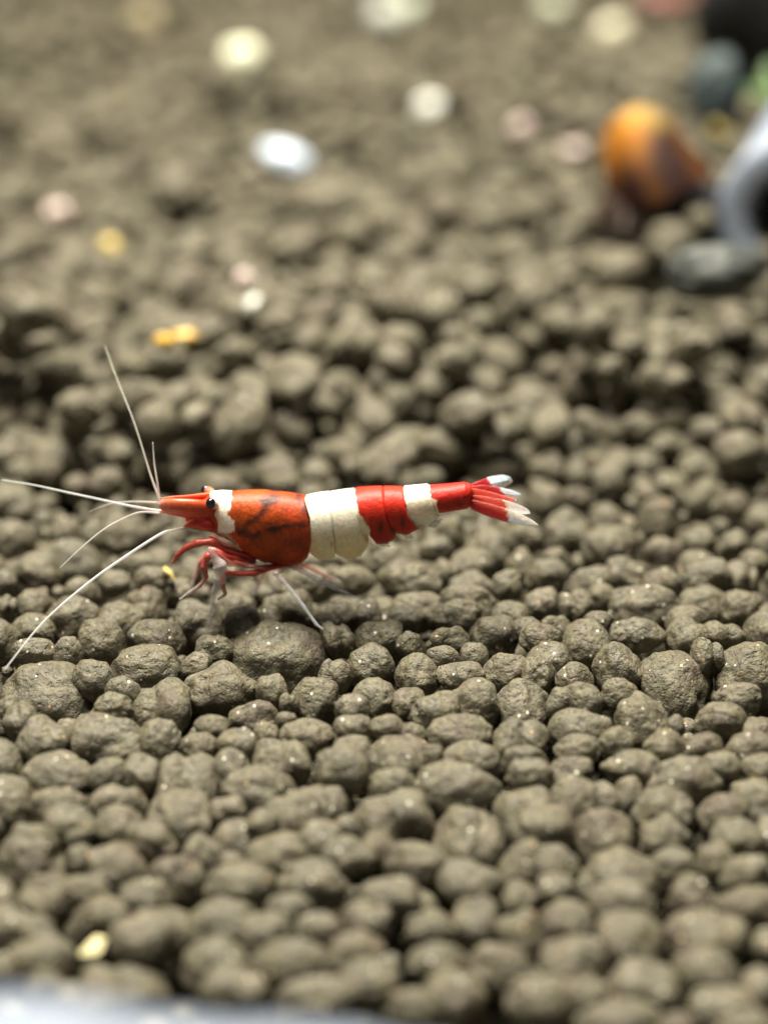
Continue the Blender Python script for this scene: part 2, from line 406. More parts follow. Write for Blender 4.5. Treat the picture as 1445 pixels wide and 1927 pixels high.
for i, (tx, ty, bx, by, w, bul) in enumerate(rows):
    wmm = w/SH*.92; A_, B_ = P(tx, ty), P(bx, by); cen = (A_+B_)/2; half = (A_[2]-B_[2])/2
    k = wmm/half; shrink = 1/math.sqrt(1+(k*math.tan(THETA))**2); h = half*shrink
    for j, a in enumerate(ANG):
        ca, sa = math.cos(a), math.sin(a)                       # ca = 1 at the back, -1 at the belly
        e = 2/2.3; cz = math.copysign(abs(ca)**e, ca); sy = math.copysign(abs(sa)**e, sa)
        f = (1-cz)/2
        wide = 1.0-.16*max(0, -ca)
        x = A_[0]*(1-f)+B_[0]*f+bul/SH*(1-cz*cz)
        V[i, j] = (x, YS+wmm*sy*wide, cen[2]+h*cz)
idx = np.arange(NR*NA).reshape(NR, NA)
Fq = np.stack([idx[:-1], np.roll(idx, -1, 1)[:-1], np.roll(idx, -1, 1)[1:], idx[1:]], -1).reshape(-1, 4)
BV = V.reshape(-1, 3)
for e, rev in ((0, 0), (NR-1, 1)):                                # round the ends off
    BV = np.vstack([BV, V[e].mean(0)+np.array([(-.15, .12)[rev], 0, 0])]); n = len(BV)-1
    a, b = idx[e], np.roll(idx[e], -1)
    cap = np.stack([a, b, np.full(NA, n), np.full(NA, n)], -1) if rev else np.stack([b, a, np.full(NA, n), np.full(NA, n)], -1)
    if e == 0: capA = cap
    else: capB = cap
tri = np.concatenate([Fq[:, [0, 1, 2]], Fq[:, [0, 2, 3]], capA[:, :3], capB[:, :3]])
# colour bands, read in the plane of the animal's flank (the far flank mirrors the near one)
near = BV.copy(); near[:, 1] = YS-np.abs(near[:, 1]-YS); qx, qy, _ = project(near)
def line(pts, y):
    pts = sorted((b, a) for a, b in pts); return np.interp(y, [p[0] for p in pts], [p[1] for p in pts])
def jag(sx, amp): return np.array([amp*noise.noise(Vector((y*sx, x*sx*.6, 3.1))) for x, y in zip(qx, qy)])
j1, j2, j3 = jag(.14, 7), jag(.09, 7), jag(.05, 5)
WHITE, CREAM = np.array([.93, .92, .76]), np.array([.93, .78, .44])
RED, ORANGE, RUST = np.array([.56, .026, .010]), np.array([.46, .072, .006]), np.array([.30, .030, .006])
col = np.tile(RED, (len(BV), 1))
mixv = lambda a, b, t: a*(1-t[:, None])+b*t[:, None]
sst = lambda a, b, x: (lambda q: q*q*(3-2*q))(np.clip((x-a)/(b-a), 0, 1))
# carapace: orange in front, rust lower down
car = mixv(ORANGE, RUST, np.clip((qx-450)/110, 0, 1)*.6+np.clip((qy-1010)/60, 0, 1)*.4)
tx2 = np.array([noise.fractal(Vector((x*.03, y*.05, 0)), 1, 2, 4) for x, y in zip(qx, qy)])
fine = np.array([noise.fractal(Vector((x*.16, y*.16, 9)), 1, 2, 3) for x, y in zip(qx, qy)])
car = car*(1+.42*tx2[:, None]+.28*fine[:, None])
DARK = np.array([.055, .012, .008])
def streak(pts, wid, amt):
    global car
    pts = np.array(pts, float); d = np.full(len(qx), 1e9)
    for (a, b) in zip(pts[:-1], pts[1:]):
        ab = b-a; t = np.clip(((qx-a[0])*ab[0]+(qy-a[1])*ab[1])/(ab@ab), 0, 1)
        d = np.minimum(d, np.hypot(qx-a[0]-t*ab[0], qy-a[1]-t*ab[1]))
    k = np.clip(1-(d+j1*.25*wid/4+tx2*wid*.4)/wid, 0, 1)*amt; car = mixv(car, DARK, k)
streak([(494,940),(506,938),(518,940)], 12, 1.0); streak([(497,946),(500,948)], 7, 1.0)
streak([(455,1002),(470,985),(490,968),(505,945)], 13, .9); streak([(455,1004),(478,1010),(500,1000),(530,992),(560,988),(582,985)], 8, 1.0)
streak([(476,1006),(490,1000)], 6, .9); streak([(500,990),(530,978),(545,980)], 5, .5)
streak([(562,935),(572,955),(580,970)], 12, .8); streak([(470,935),(490,930)], 6, .3); streak([(440,962),(452,975)], 6, .3)
seam1 = line([(392,905),(396,935),(408,955),(404,970),(411,985),(409,1003),(456,1040)], qy)
seam2 = line([(437,905),(436,935),(434,960),(427,966),(440,980),(443,997),(428,1006),(444,1020),(456,1037)], qy)
seam3 = line([(570,905),(574,940),(584,976),(585,1019),(581,1046),(579,1090)], qy)
seam4 = line([(664,905),(669,935),(676,966),(697,996),(697,1060)], qy)
seam5 = line([(757,905),(761,935),(766,966),(776,980),(791,993),(793,1060)], qy)
seam6 = line([(806,905),(811,936),(824,942),(822,951),(828,970),(829,1040)], qy)
def put(mask_t, c):
    global col
    col = mixv(col, c if c.ndim == 2 else np.tile(c, (len(col), 1)), mask_t)
put(sst(-1, 1, qx-seam2-j1*.5), car)
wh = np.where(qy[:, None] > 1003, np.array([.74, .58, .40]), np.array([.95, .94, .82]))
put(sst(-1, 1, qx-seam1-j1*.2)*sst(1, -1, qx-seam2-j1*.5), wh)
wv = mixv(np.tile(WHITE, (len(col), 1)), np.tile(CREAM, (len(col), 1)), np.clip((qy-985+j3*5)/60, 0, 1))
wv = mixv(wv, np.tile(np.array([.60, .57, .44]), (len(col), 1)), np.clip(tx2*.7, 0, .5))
for cx_ in (624,): wv = mixv(wv, np.tile(np.array([.70, .28, .05]), (len(col), 1)), np.clip(1-np.hypot((qx-624)/4, (qy-1025)/11), 0, 1)*.9)
wv = mixv(wv, np.tile(np.array([.48, .45, .36]), (len(col), 1)), np.clip(1-np.abs(qx-line([(619,920),(623,960),(629,1010),(632,1050)], qy)-j1*.4)/2.2, 0, 1)*.6)
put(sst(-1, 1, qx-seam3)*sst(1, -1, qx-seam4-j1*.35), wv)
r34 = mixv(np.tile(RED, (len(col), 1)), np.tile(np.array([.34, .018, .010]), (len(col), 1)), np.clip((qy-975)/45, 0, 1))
for (dx_, dy_, wx_, wy_) in ((716,992,6,18),(758,983,5,14),(740,1000,5,8)):
    r34 = mixv(r34, np.tile(DARK, (len(col), 1)), np.clip(1.2-np.hypot((qx-dx_-j1*.5)/wx_, (qy-dy_)/wy_), 0, 1)*.9)
r34 = mixv(r34, np.tile(np.array([.66, .16, .01]), (len(col), 1)), np.clip(1-np.hypot((qx-688)/9, (qy-985)/16), 0, 1)*.7)
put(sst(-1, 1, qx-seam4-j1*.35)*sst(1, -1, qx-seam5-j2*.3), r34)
w5 = mixv(np.tile(WHITE, (len(col), 1)), np.tile(np.array([.66, .63, .52]), (len(col), 1)), np.clip(.3+tx2, 0, .8))
put(sst(-1, 1, qx-seam5-j2*.3)*sst(1, -1, qx-seam6-j1*.5), w5)
hd = mixv(np.tile(np.array([.52, .045, .015]), (len(col), 1)), np.tile(np.array([.62, .16, .04]), (len(col), 1)), np.clip(tx2+.2, 0, 1))
put(sst(1, -1, qx-seam1-j1*.2), hd)
put(sst(-1, 1, qx-seam6-j1*.5), np.array([.50, .022, .012])*np.ones((len(col), 3))*(1+.3*tx2[:, None]))
for (dx_, dy_, wx_, wy_) in ((866,950,7,5),(874,936,6,3)):
    put((qx > 835)*np.clip(1.2-np.hypot((qx-dx_)/wx_, (qy-dy_)/wy_), 0, 1)*.8, DARK)
SHELL = toned('shrimp_shell', rough=.48, sss=.55, bmp=.05, spec=.28, coat=.03, var=.16)
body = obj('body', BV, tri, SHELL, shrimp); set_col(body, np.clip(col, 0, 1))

def smooth_path(pts, n, ten=.5):
    pts = [np.array(p, float) for p in pts]; q = [2*pts[0]-pts[1]]+pts+[2*pts[-1]-pts[-2]]; out = []
    for k in range(1, len(q)-2):
        for t in np.arange(0, 1, 1/n):
            a, b, c, d = q[k-1], q[k], q[k+1], q[k+2]
            m0, m1 = ten*(c-a), ten*(d-b); out.append(b*(2*t**3-3*t*t+1)+m0*(t**3-2*t*t+t)+c*(3*t*t-2*t**3)+m1*(t**3-t*t))
    out.append(pts[-1]); return np.array(out)
def tube(path, rads, nseg=10, flat=1.0, flat_dir=None):
    n = len(path); tan = np.gradient(path, axis=0); tan /= np.linalg.norm(tan, axis=1)[:, None]+1e-9
    up = np.array([0, 1.0, 0]) if flat_dir is None else np.array(flat_dir, float); V = []
    for p, t, r in zip(path, tan, rads):
        a = up-t*(up@t); a /= np.linalg.norm(a)+1e-9; b = np.cross(t, a)
        V += [p+r*(math.cos(q)*a*flat+math.sin(q)*b) for q in np.arange(nseg)/nseg*2*math.pi]
    V += [path[0], path[-1]]; Fc = []
    for i in range(n-1):
        for j in range(nseg):
            a, b = i*nseg+j, i*nseg+(j+1) % nseg; Fc += [(a, b, b+nseg), (a, b+nseg, a+nseg)]
    for j in range(nseg):
        Fc.append((n*nseg, (j+1) % nseg, j)); Fc.append((n*nseg+1, (n-1)*nseg+j, (n-1)*nseg+(j+1) % nseg))
    return np.array(V), np.array(Fc)
def limb(name, pts, mat, cols=None, n=6, nseg=10, flat=1.0, flat_dir=None, parent=None, ten=.5, waist=0.0):
    """pts: (photo x, photo y, depth offset mm, radius in photo pixels)"""
    W = [np.append(P(a, b, c), r/SH) for a, b, c, r in pts]
    q = smooth_path(W, n, ten); q[:, 3] *= 1-waist*np.sin(np.arange(len(q))*math.pi/n)**2; V, Fc = tube(q[:, :3], np.maximum(q[:, 3], .008), nseg, flat, flat_dir)
    o = obj(name, V, Fc, mat, parent or shrimp)
    if cols is not None:
        cl = np.array(cols, float); u = np.linspace(0, 1, len(q)); ut = np.linspace(0, 1, len(cl))
        rc = np.stack([np.interp(u, ut, cl[:, k]) for k in range(3)], 1)
        set_col(o, np.concatenate([np.repeat(rc, nseg, 0), rc[:1], rc[-1:]]))
    return o
LIMB = toned('limb_shell', rough=.3, sss=.15, alpha=.86, bmp=.02)
CLEAR = toned('clear_limb', rough=.25, sss=.0, alpha=.40, bmp=.02, coat=.5)
FEELER = toned('feeler', rough=.3, sss=0, alpha=.50, bmp=0, var=.1)
rd, pk, pw, gw = (.50, .05, .035), (.60, .22, .18), (.78, .70, .68), (.62, .62, .64)

# head: rostrum, antenna bases and the flat scales beside them
limb('rostrum', [(412,930,0,6),(385,934,0,7),(355,936,0,5),(325,937,0,3.5),(303,938,0,1.2)], SHELL, [(.60,.12,.02),(.58,.07,.02),(.55,.06,.03),(.6,.2,.15)], flat=.6)
limb('antennal_scale', [(398,962,-.5,20),(366,957,-.8,19),(334,953,-.8,16),(310,952,-.6,13),(300,952,-.5,6)], LIMB, [(.5,.05,.02),(.56,.09,.03),(.6,.16,.08),(.66,.36,.3)], flat=.5)
limb('antennal_scale', [(392,956,.55,12),(360,948,.75,12),(330,945,.7,9),(308,944,.55,5),(300,944,.5,1.5)], LIMB, [(.5,.05,.02),(.52,.06,.03),(.56,.10,.06),(.62,.3,.26)], flat=.3)
limb('antennule_base', [(396,972,-.3,9),(365,970,-.4,8),(340,966,-.4,6.5),(318,963,-.4,5),(300,961,-.4,2.5)], SHELL, [(.5,.03,.03),(.52,.03,.04),(.5,.04,.05),(.66,.4,.4)])
limb('antenna_base', [(402,986,-.6,11),(385,984,-.7,11),(368,984,-.75,8),(354,988,-.75,6),(346,993,-.75,3)], SHELL, [(.44,.02,.02),(.50,.03,.03),(.52,.10,.04),(.6,.35,.3)])
# eyes
for dy, ex, ey, nm in ((-1.05, 397, 947, 'eye'), (1.0, 388, 923, 'eye')):
    c = P(ex, ey, dy); r = 9.6/SH
    Vv = ICO[4][0]*np.array([1.0, .95, 1.05])*r+c
    e = obj(nm, Vv, ICO[4][1], plain('eye_black', (.008, .009, .016), .12, bmp=0, spec=.6), shrimp)
    limb('eye_stalk', [(ex+12, ey+5, dy*.45, 7), (ex+8, ey+3, dy*.7, 8.5), (ex+3, ey+1, dy*.92, 9.2)], SHELL, [(.7,.5,.4), (.7,.62,.55), (.55,.35,.3)] if dy < 0 else [(.5,.2,.12), (.5,.16,.1), (.4,.1,.08)], parent=e)
# long feelers
ant = [
 ([(303,944,.3,3.6),(284,894,1.2,2.2),(254,798,3.0,1.6),(223,719,5.0,1.3),(198,651,7.0,.7)], [(.72,.6,.56),(.6,.58,.52),(.66,.64,.52)]),
 ([(301,942,.1,3.2),(296,905,.5,2.2),(291,873,1.0,1.8),(288,832,1.6,.8)], [(.7,.6,.55),(.62,.6,.56)]),
 ([(303,962,-.4,3.8),(272,957,-.2,3.2),(240,951,.1,2.9),(180,938,.5,2.6),(120,925,.9,2.3),(60,912,1.2,1.9),(4,903,1.5,1.5)], [(.75,.66,.66),(.7,.72,.72),(.66,.70,.62)]),
 ([(303,966,-.5,2.8),(264,964,-.7,2.2),(228,978,-1.0,2.0),(192,999,-1.5,1.9),(150,1034,-2.2,1.5),(113,1069,-2.8,.8)], [(.7,.6,.58),(.66,.66,.62)]),
 ([(352,993,-.75,3.8),(325,998,-1.2,3.4),(301,1006,-1.7,3.4),(240,1045,-2.9,3.3),(168,1096,-4.4,2.9),(82,1171,-6.4,2.4),(8,1262,-8.6,1.8)], [(.74,.64,.62),(.70,.71,.73),(.70,.70,.70)]),
 ([(299,946,.2,2.6),(250,944,.4,1.9),(205,949,.6,1.5),(168,963,.8,.7)], [(.7,.62,.6),(.6,.6,.56)]),
]
for pts, cl in ant: limb('antenna', [(a_, b_, c_, r_*.82) for a_, b_, c_, r_ in pts], FEELER, cl, n=8, nseg=8)

# walking legs and mouth legs, near side (depth < 0) and far side (depth > 0)
def foot(px, py, dy):      # the foot comes down on the granule under it
    return (px, py, dy, 1.4)
legs = [
 # front pair with small claws
 ([(470,1048,-.7,7),(432,1036,-1.0,8),(400,1020,-1.2,9),(372,1022,-1.3,8.5),(352,1030,-1.3,7),(335,1044,-1.3,6),(324,1060,-1.3,2.5)], LIMB, [rd,(.46,.05,.035),(.52,.09,.06),(.50,.08,.06),(.55,.2,.16)]),
 ([(480,1056,-.6,6),(445,1052,-1.1,7.5),(415,1046,-1.5,8),(392,1046,-1.7,8),(385,1066,-1.7,8),(388,1086,-1.7,5),(376,1102,-1.7,4.5),(356,1116,-1.7,4),(338,1128,-1.7,1.5)], LIMB, [rd,rd,(.55,.12,.09),(.50,.10,.08),(.7,.55,.5),(.72,.70,.70)]),
 ([(500,1060,-.7,6),(460,1062,-1.3,6.5),(430,1060,-1.8,7),(404,1036,-2.0,6),(395,1034,-2.0,5),(414,1064,-2.1,14),(414,1088,-2.1,13),(405,1112,-2.1,7),(399,1145,-2.1,4),(394,1184,-2.1,2)], CLEAR, [rd,rd,pk,(.7,.5,.48),pw,(.72,.66,.64),(.72,.72,.74),(.78,.8,.84)]),
 ([(520,1066,-.6,5.5),(480,1078,-1.3,6.5),(450,1080,-1.6,6),(428,1078,-1.8,6),(418,1094,-1.9,6),(424,1118,-1.9,4),(410,1128,-1.9,2)], LIMB, [rd,(.48,.06,.045),(.50,.08,.06),(.55,.2,.16),(.7,.6,.58)]),
 ([(530,1064,-.6,6),(500,1068,-1.1,5.5),(470,1066,-1.3,4.5),(440,1056,-1.3,4)], LIMB, [rd,(.5,.08,.06),(.7,.4,.34),(.6,.2,.14)]),
 # hind walking legs
 ([(540,1062,-.6,6.5),(530,1072,-1.2,6),(520,1079,-1.7,6.5),(532,1092,-1.9,5),(549,1112,-2.2,4.6),(572,1142,-2.6,4.2),(595,1174,-3.0,3.2),(608,1184,-3.2,1.2)], CLEAR, [rd,(.6,.15,.12),pw,(.78,.78,.82),(.7,.72,.76),(.74,.76,.8),(.66,.66,.68)]),
 ([(548,1064,-.6,7),(556,1068,-1.0,6.5),(566,1073,-1.2,6),(596,1090,-1.3,5.4),(628,1106,-1.3,4.8),(652,1116,-1.3,3.4),(672,1124,-1.3,1.2)], CLEAR, [rd,(.62,.12,.14),(.74,.6,.68),(.70,.70,.78),(.66,.68,.76),(.62,.64,.7)]),
 # far side
 ([(470,1050,.7,6),(430,1040,1.2,7),(398,1040,1.6,7),(378,1058,1.7,6),(368,1084,1.7,4),(362,1100,1.7,2)], LIMB, [rd,rd,(.46,.07,.06),(.6,.4,.36),pw]),
 ([(520,1062,.6,6),(500,1076,1.3,5),(488,1096,1.9,4),(478,1118,2.2,2)], CLEAR, [rd,pk,gw]),
 ([(555,1058,.6,6),(590,1072,1.2,5),(618,1086,1.8,4),(640,1094,2.2,2)], CLEAR, [rd,pk,gw]),
]
for pts, mt, cl in legs: limb('leg', pts, mt, cl, n=8, ten=.18, waist=.22)
# mouth parts under the white cheek
limb('mouth_part', [(440,1024,-.9,7),(424,1020,-1.1,7),(408,1012,-1.1,5),(394,1008,-1.1,2)], LIMB, [(.6,.42,.32),(.6,.34,.26),(.55,.2,.14)])
# swimmerets below the tail segments
for a, b, ln, dy in ((606,1050,18,-.5),(648,1046,22,-.5),(716,1018,14,-.4),(760,1002,14,-.4),(806,984,20,-.3)):
    limb('swimmeret', [(a,b-14,dy,9),(a+ln*.4,b+2,dy,9),(a+ln,b+(8 if a < 800 else -4),dy,4),(a+ln*1.3,b+(10 if a < 800 else -8),dy,1)], CLEAR, [(.6,.5,.44),(.62,.6,.58),(.7,.7,.72)], flat=.25)

# tail fan: blades with a red base and a bright white end
def blade(name, outline, ridge, dz=.055):
    """outline: closed list of (px,py,dy); ridge: two ends of the mid-line"""
    n = len(outline); O = np.array([P(*p) for p in outline]); a, b = P(*ridge[0]), P(*ridge[1])
    V, pxs = [], []; NL = 10; dense = []
    for k in range(n):
        for t in np.linspace(0, 1, 6, endpoint=False): dense.append(O[k]*(1-t)+O[(k+1) % n]*t)
    dense = np.array(dense)
    # soften the corners of the outline
    for _ in range(2): dense = (np.roll(dense, 1, 0)+2*dense+np.roll(dense, -1, 0))/4
    m = len(dense); ab = b-a; tmid = np.clip(((dense-a)@ab)/(ab@ab), 0, 1); mid = a+tmid[:, None]*ab
    for side in (1, -1):
        for l in range(NL):
            f = l/(NL-1); L = dense*(1-f)+mid*f
            thick = dz*side*math.sqrt(max(0, 1-(1-f)**2))*(1-.55*tmid)
            L = L+np.outer(thick, np.array([0, -.55, .83])); V.append(L)
    V = np.concatenate(V); Fc = []
    for s_ in range(2):
        for l in range(NL-1):
            for k in range(m):
                A0 = s_*NL*m+l*m+k; A1 = s_*NL*m+l*m+(k+1) % m; q = (A0, A1, A1+m, A0+m)
                Fc.append(q if s_ == 0 else q[::-1])
    return obj(name, V, np.array(Fc), SHELL, shrimp), V
def paint_blade(o, V, edge):
    x, y, _ = project(V); (x0, y0), (x1, y1) = edge
    n = np.array([y1-y0, -(x1-x0)], float); n /= np.linalg.norm(n)
    if n[0] < 0: n = -n
    jj = np.array([2.5*noise.noise(Vector((a*.2, b*.2, 0))) for a, b in zip(x, y)])
    t = sst(-1.2, 1.2, (x-x0)*n[0]+(y-y0)*n[1]+jj)
    c = np.tile(np.array([.50, .018, .028]), (len(x), 1)); st = np.array([.5+.5*math.sin(a*.1+b*1.1) for a, b in zip(x, y)])
    c = c*(.8+.4*st[:, None]); set_col(o, mixv(c, np.tile(np.array([.92, .95, 1.0]), (len(x), 1)), t))
fan = [
 ('uropod', [(884,912,.3),(905,903,.8),(920,897,1.2),(945,893,1.6),(960,897,1.8),(965,907,1.8),(950,917,1.4),(925,926,.8),(895,926,.4)], ((888,918,.3),(952,905,1.5)), [(915,896),(930,923)]),
 ('uropod', [(884,915,.1),(910,912,.3),(940,917,.5),(967,923,.6),(982,931,.6),(974,939,.5),(950,944,.4),(915,940,.2),(886,934,.1)], ((888,922,.1),(970,932,.5)), [(936,914),(962,946)]),
 ('telson', [(884,918,-.1),(910,922,-.1),(940,930,-.1),(966,938,-.1),(973,942,-.1),(958,946,-.1),(925,944,-.1),(886,943,-.1)], ((888,930,-.1),(966,941,-.1)), [(968,930),(972,946)]),
 ('uropod', [(884,931,-.2),(915,934,-.4),(945,940,-.6),(974,948,-.8),(993,958,-.9),(999,967,-.9),(976,968,-.8),(945,967,-.6),(910,961,-.4),(886,952,-.2)], ((888,942,-.2),(988,961,-.9)), [(949,940),(960,970)]),
 ('uropod', [(883,939,-.3),(915,946,-.6),(950,956,-.9),(980,967,-1.2),(1002,979,-1.4),(1015,990,-1.5),(985,989,-1.3),(953,983,-1.0),(918,972,-.7),(884,958,-.3)], ((888,949,-.3),(1003,984,-1.4)), [(953,954),(959,988)]),
]
for nm, outl, rg, ed in fan:
    o, Vb = blade(nm, outl, rg); paint_blade(o, Vb, ed)

# ------------------------------------------------------------------ small pale and golden fragments lying on the soil
def fragment(px, py, w, h, col, label, seed, rough=.3, angular=False, lift=.75, tilt=0.0, name='fragment', cat='fragment', group=None):
    d_, t = ray(px, py), 60.0                       # walk out along the line of sight to the granule it lies on
    while t < 400:
        c = np.array([0, 0, CAMH])+d_*t; s = F/t; rx, rz = w/2/s, h/2/s
        if c[2] <= top_at(c[0], c[1])+rz*lift: break
        t += .15
    r = random.Random(seed)
    V = SHAPES[(seed % NVAR, 4)].copy()
    if angular:
        for _ in range(9):
            n = np.array([r.gauss(0, 1), r.gauss(0, 1), r.gauss(0, 1)]); n /= np.linalg.norm(n); k = V@n; q = r.uniform(.18, .5)
            V = V-np.outer(np.clip(k-q, 0, None), n)
    V = V*np.array([rx, (rx+rz)/2*.8, rz]); ca, sa = math.cos(tilt), math.sin(tilt)
    V = np.stack([V[:, 0]*ca-V[:, 2]*sa, V[:, 1], V[:, 0]*sa+V[:, 2]*ca], 1)+c
    m = plain(name+'_stone', col, rough, .06, 1.0, .03, sss=.0)
    o = obj(name, V, ICO[4][1], m, smooth=not angular); tag(o, label, cat, group); return o
WH, CR, YL, GO, PK, BL = (.90,.92,.86), (.58,.55,.40), (.62,.47,.14), (.62,.38,.05), (.62,.50,.46), (.70,.82,1.0)
for k, (px, py, w, h, c, lab, ang, tl) in enumerate([
 (457,110,62,60,(.93,.95,.72),'round pale yellow-white shell fragment behind the blue-white one',False,0),
 (538,298,86,44,BL,'long bluish white shell fragment lying on the soil',False,-.35),
 (805,205,44,44,WH,'small round white fragment beyond the bluish white one',False,0),
 (108,402,44,38,PK,'pinkish white fragment left of the small yellow grain',False,0),
 (207,465,32,32,YL,'small round yellow grain on the soil beside a pinkish white fragment',False,0),
 (460,527,30,36,PK,'small pink grain touching a white one behind the golden bits',False,0),
 (478,577,30,36,WH,'white grain touching a small pink one',False,0),
 (310,640,36,22,GO,'golden bit, the smaller of two touching each other',False,0),
 (347,635,44,26,GO,'golden bit, the larger of two touching each other',False,.1),
 (1150,66,58,62,CR,'large round cream fragment far back near the amber snail',False,0),
 (1338,52,56,54,CR,'cream fragment beside the black object at the back',False,0),
 (725,28,62,46,(.62,.63,.58),'white fragment in a pair at the far back of the soil',False,0),
 (775,14,56,46,(.55,.62,.48),'greenish white fragment in a pair at the far back of the soil',False,0),
 (980,244,34,44,PK,'dull pink fragment midway to the amber snail',False,0),
 (1085,282,54,26,PK,'flat pink fragment beside the amber snail',False,0),
 (1040,14,54,46,(.40,.42,.30),'dull green-white fragment at the far back of the soil',False,0),
 (275,40,56,56,(.28,.24,.14),'dull tan fragment at the far back of the soil',False,0),
 (186,1776,76,44,(.85,.78,.45),'pale yellow angular chip wedged between foreground granules',True,.3),
 (314,1076,36,56,(.72,.56,.20),'yellow chip standing under the shrimp front leg',True,.3),
 (1240,-4,120,40,(.28,.11,.10),'pinkish red pebble at the far back beyond the amber snail',False,0)]):
    gq = 1.12
    fragment(px, py, w*gq, h*gq, c, lab, 11+k*5, angular=ang, tilt=tl, cat='pebble' if 'pebble' in lab else 'fragment', name='pebble' if 'pebble' in lab else 'fragment')

# ------------------------------------------------------------------ amber snail
def bed_top(c, rad_=4):
    return float(np.percentile([top_at(c[0]+a_, c[1]+b_) for a_ in np.linspace(-rad_, rad_, 7) for b_ in np.linspace(-rad_, rad_, 7)], 88))
sn_c = on_z(1225, 428, 0.0); sn_c = on_z(1225, 428, bed_top(sn_c)); s_sn = F/project(sn_c)[2]
snail = empty('snail', sn_c); tag(snail, 'round amber snail with painted-on shade and highlight resting on the soil', 'snail')
Rs = 150/s_sn
turns, N1, N2 = 3.1, 150, 40; V = []
mid_c = np.array(on_y(1238, 300, sn_c[1]))
for i in range(N1+1):
    u = i/N1; th = u*turns*2*math.pi; g = math.exp(.36*(th-turns*2*math.pi)/1.55)      # growing whorl
    cr, tr_, zz = g*.48, g*.55, (1-g)*.55
    for j in range(N2):
        a = j/N2*2*math.pi; rr = cr+tr_*math.cos(a)
        V.append((rr*math.cos(th+2.6), zz+tr_*.92*math.sin(a), rr*math.sin(th+2.6)))
V = np.array(V); V = (V-(V.max(0)+V.min(0))/2)/((V.max(0)-V.min(0))[[0, 2]].max()/2)
# the axis points to the left and a little to the camera
rot = np.array(Matrix.Rotation(math.radians(68), 3, 'Z') @ Matrix.Rotation(math.radians(-24), 3, 'X'))
SV = (V*np.array([1, 1, 1])*Rs) @ rot.T+mid_c
ix = np.arange((N1+1)*N2).reshape(N1+1, N2)
SF = np.stack([ix[:-1], ix[1:], np.roll(ix, -1, 1)[1:], np.roll(ix, -1, 1)[:-1]], -1).reshape(-1, 4)
SNAILM = toned('snail_shell', rough=.6, sss=.08, coat=0, bmp=.05, spec=.1)
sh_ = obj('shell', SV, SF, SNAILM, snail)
th_ = np.repeat(np.linspace(0, 1, N1+1), N2); aa = np.tile(np.arange(N2)/N2, N1+1)
q = (SV-mid_c)/Rs; shade_wgt = np.clip((q[:, 0]*.8-q[:, 2]*.8+.88)/.60, 0, 1)  # shade towards the lower right, painted into the shell colour
sc_ = mixv(np.tile(np.array([.32, .115, .005]), (len(SV), 1)), np.tile(np.array([.020, .007, .005]), (len(SV), 1)), np.clip(shade_wgt+.18*np.sin(aa*37), 0, 1))
sc_ = mixv(sc_, np.tile(np.array([.42, .34, .12]), (len(SV), 1)), np.clip((q[:, 2]-.42)*2.6, 0, 1)*.85)  # yellowish highlight along the top, painted in as well
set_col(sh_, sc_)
bt = np.array([[0, 0, -.2]]); fV, fF = ICO[4]
ft = fV*np.array([Rs*.80, Rs*.60, Rs*.62])+sn_c+np.array([.2, -Rs*.35, Rs*.22]); ft[:, 2] = np.maximum(ft[:, 2], sn_c[2]-.9)
obj('foot', ft, fF, plain('snail_flesh', (.040, .026, .020), .35, bmp=.08), snail)
for sx in (-1, 1):
    pth = smooth_path([sn_c+np.array([Rs*.3*sx, -Rs*.3, Rs*.4]), sn_c+np.array([Rs*.4*sx, -Rs*.75, Rs*.4]), sn_c+np.array([Rs*.5*sx, -Rs*1.0, Rs*.2])], 6)
    tv, tf = tube(pth, np.linspace(.35, .12, len(pth)), 8); obj('tentacle', tv, tf, bpy.data.materials['snail_flesh'], snail)

# ------------------------------------------------------------------ things at the back right
tb = on_z(1494, 556, 0.6); s_tb = F/project(tb)[2]
tubeobj = empty('ceramic_tube', tb); tag(tubeobj, 'pale grey ceramic tube lying with its dark open end towards the shrimp', 'tube')
Rt = 158/s_tb; ax = np.array([.30, .95, 0]); ax /= np.linalg.norm(ax); sd = np.array([ax[1], -ax[0], 0]); up = np.array([0, 0, 1.])
cc = tb+np.array([0, 0, Rt-.6]); prof = [(0, .60), (-.25, .68), (-.3, .85), (-.22, .95), (0, 1.0), (2, 1.0), (14, .99), (26, .98), (26, .62), (14, .60), (2, .59)]
V, n = [], 64
for (l, r) in prof:
    for j in range(n):
        a = j/n*2*math.pi; wob = 1+.012*math.sin(3*a+l)
        V.append(cc+ax*l+Rt*r*wob*(math.cos(a)*sd+math.sin(a)*up))
ix = np.arange(len(prof)*n).reshape(len(prof), n); nx = np.roll(ix, -1, 0)
TF = np.stack([ix, nx, np.roll(nx, -1, 1), np.roll(ix, -1, 1)], -1).reshape(-1, 4)
obj('tube_wall', np.array(V), TF, plain('glazed_ceramic', (.27, .31, .39), .45, .10, .3, .08), tubeobj)

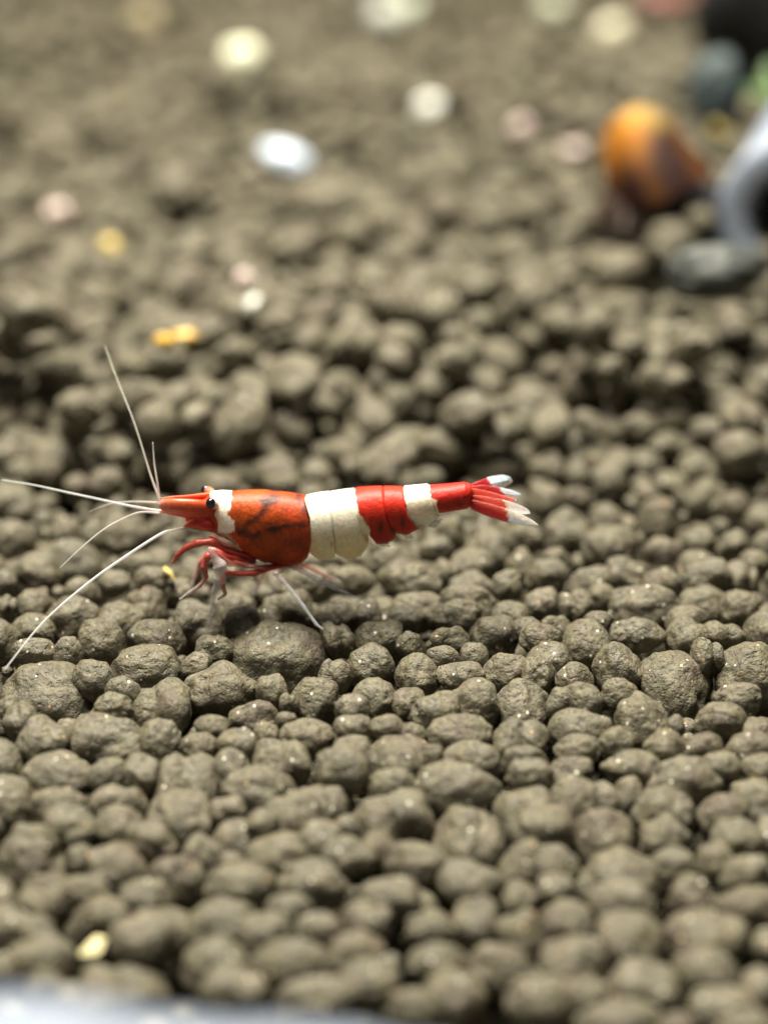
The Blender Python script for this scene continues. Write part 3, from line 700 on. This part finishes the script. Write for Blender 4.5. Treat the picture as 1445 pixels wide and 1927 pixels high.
def rock(name, px, py, wpx, hpx, col, label, seed, ybase, depth=.7, cat='rock', rough=.6):
    b = on_z(px, ybase, 0); b = on_z(px, ybase, bed_top(b)); s = F/project(b)[2]; V = SHAPES[(seed, 5)]*np.array([wpx/2/s, wpx/2/s*depth, hpx/2/s])
    c = on_y(px, py, b[1]); V = V+np.array([b[0], b[1], c[2]])
    o = obj(name, V, ICO[5][1], plain(name+'_'+str(seed), col, rough, .25, .4, .3)); tag(o, label, cat); return o
rock('rock', 1520, 10, 460, 500, (.005, .006, .007), 'large black rock rising at the back behind the ceramic tube', 3, 215, rough=.8)
rock('rock', 1340, 180, 110, 170, (.040, .058, .062), 'slate blue stone standing beside the black rock', 9, 255)
rock('rock', 1338, 512, 180, 110, (.042, .048, .044), 'flat grey stone leaning at the foot of the ceramic tube', 14, 545)

# green leaves between stone and tube
pl = on_z(1440, 345, 0); plant = empty('plant', pl); tag(plant, 'green leaved plant growing behind the ceramic tube', 'plant')
LEAF = plain('leaf_green', (.06, .13, .02), .4, .25, .5, .05, sss=.1)
for k, (x0, y0, x1, y1, wd, dy) in enumerate([(1440,300,1352,262,26,0),(1450,290,1385,215,34,2),(1450,300,1440,150,36,4),(1470,290,1500,170,40,3),(1465,300,1420,180,30,-2),(1480,300,1560,210,34,1),(1450,270,1405,165,40,3),(1460,260,1446,118,44,4),(1445,300,1398,238,26,-3)]):
    b = on_y(x0, y0, pl[1]); e = on_y(x1, y1, pl[1]+dy); s = F/project(b)[2]; V, NL = [], 14
    axis = e-b; side = np.cross(axis, np.array([.2, 1, .3])); side /= np.linalg.norm(side); nrm = np.cross(side, axis); nrm /= np.linalg.norm(nrm)
    for l in range(NL+1):
        f = l/NL; p = b+axis*f+np.array([0, 0, 1.2*math.sin(f*math.pi)]); w_ = wd/2/s*math.sin(math.pi*min(1, f*.92+.06))**.8
        for c_ in (-1, -.5, 0, .5, 1): V.append(p+side*w_*c_+nrm*(abs(c_)*.35*w_))
    V = np.array(V); V2 = V-nrm*.16; n = len(V); ix = np.arange(n).reshape(NL+1, 5)
    q = np.stack([ix[:-1, :-1], ix[:-1, 1:], ix[1:, 1:], ix[1:, :-1]], -1).reshape(-1, 4)
    band = [(a, b2, b2+n, a+n) for col_ in (0, 4) for a, b2 in zip(ix[:-1, col_], ix[1:, col_])]
    obj('leaf', np.vstack([V, V2]), np.vstack([q, q[:, ::-1]+n, np.array(band)]), LEAF, plant)
sv, sf = tube(smooth_path([pl+np.array([.4, 0, -2]), pl+np.array([.5, 0, 1]), pl+np.array([.6, 0, 3])], 5), [.5]*11, 8)
obj('stem', sv, sf, LEAF, plant)
fragment(1352, 246, 26, 44, (.42, .33, .10), 'yellow chip lying between the amber snail and green leaves', 77, tilt=.9)

# ------------------------------------------------------------------ pale rim added to imitate glare low in front of the soil
def at_depth(px, py, d): return np.array([0, 0, CAMH])+ray(px, py)*d
a, b = at_depth(0, 1890, 56), at_depth(1000, 2000, 56); d = (b-a)/np.linalg.norm(b-a); pth = []
for k in range(121):
    t = -22+k*.6; p = a+d*t
    pth.append([p[0], p[1], p[2]-2.0+.12*math.sin(t*.9)+.08*math.sin(t*2.7)])
pth = np.array(pth); sec = [(1.0, 0), (.9, .9), (.4, 1.6), (-.4, 1.8), (-1.2, 1.5), (-1.6, .6), (-1.6, -12), (1.0, -12)]
V = np.array([p+np.array([0, q[0], q[1]]) for p in pth for q in sec]); n = len(sec)
ix = np.arange(len(V)).reshape(-1, n); nx = np.roll(ix, -1, 1)
RF = np.stack([ix[:-1], nx[:-1], nx[1:], ix[1:]], -1).reshape(-1, 4)
band = obj('glare_band', V, RF, plain('glare_tint', (.34, .40, .52), .5, .12, .5, .1))
tag(band, 'pale bluish rim imitating glare in front of the soil', 'band')
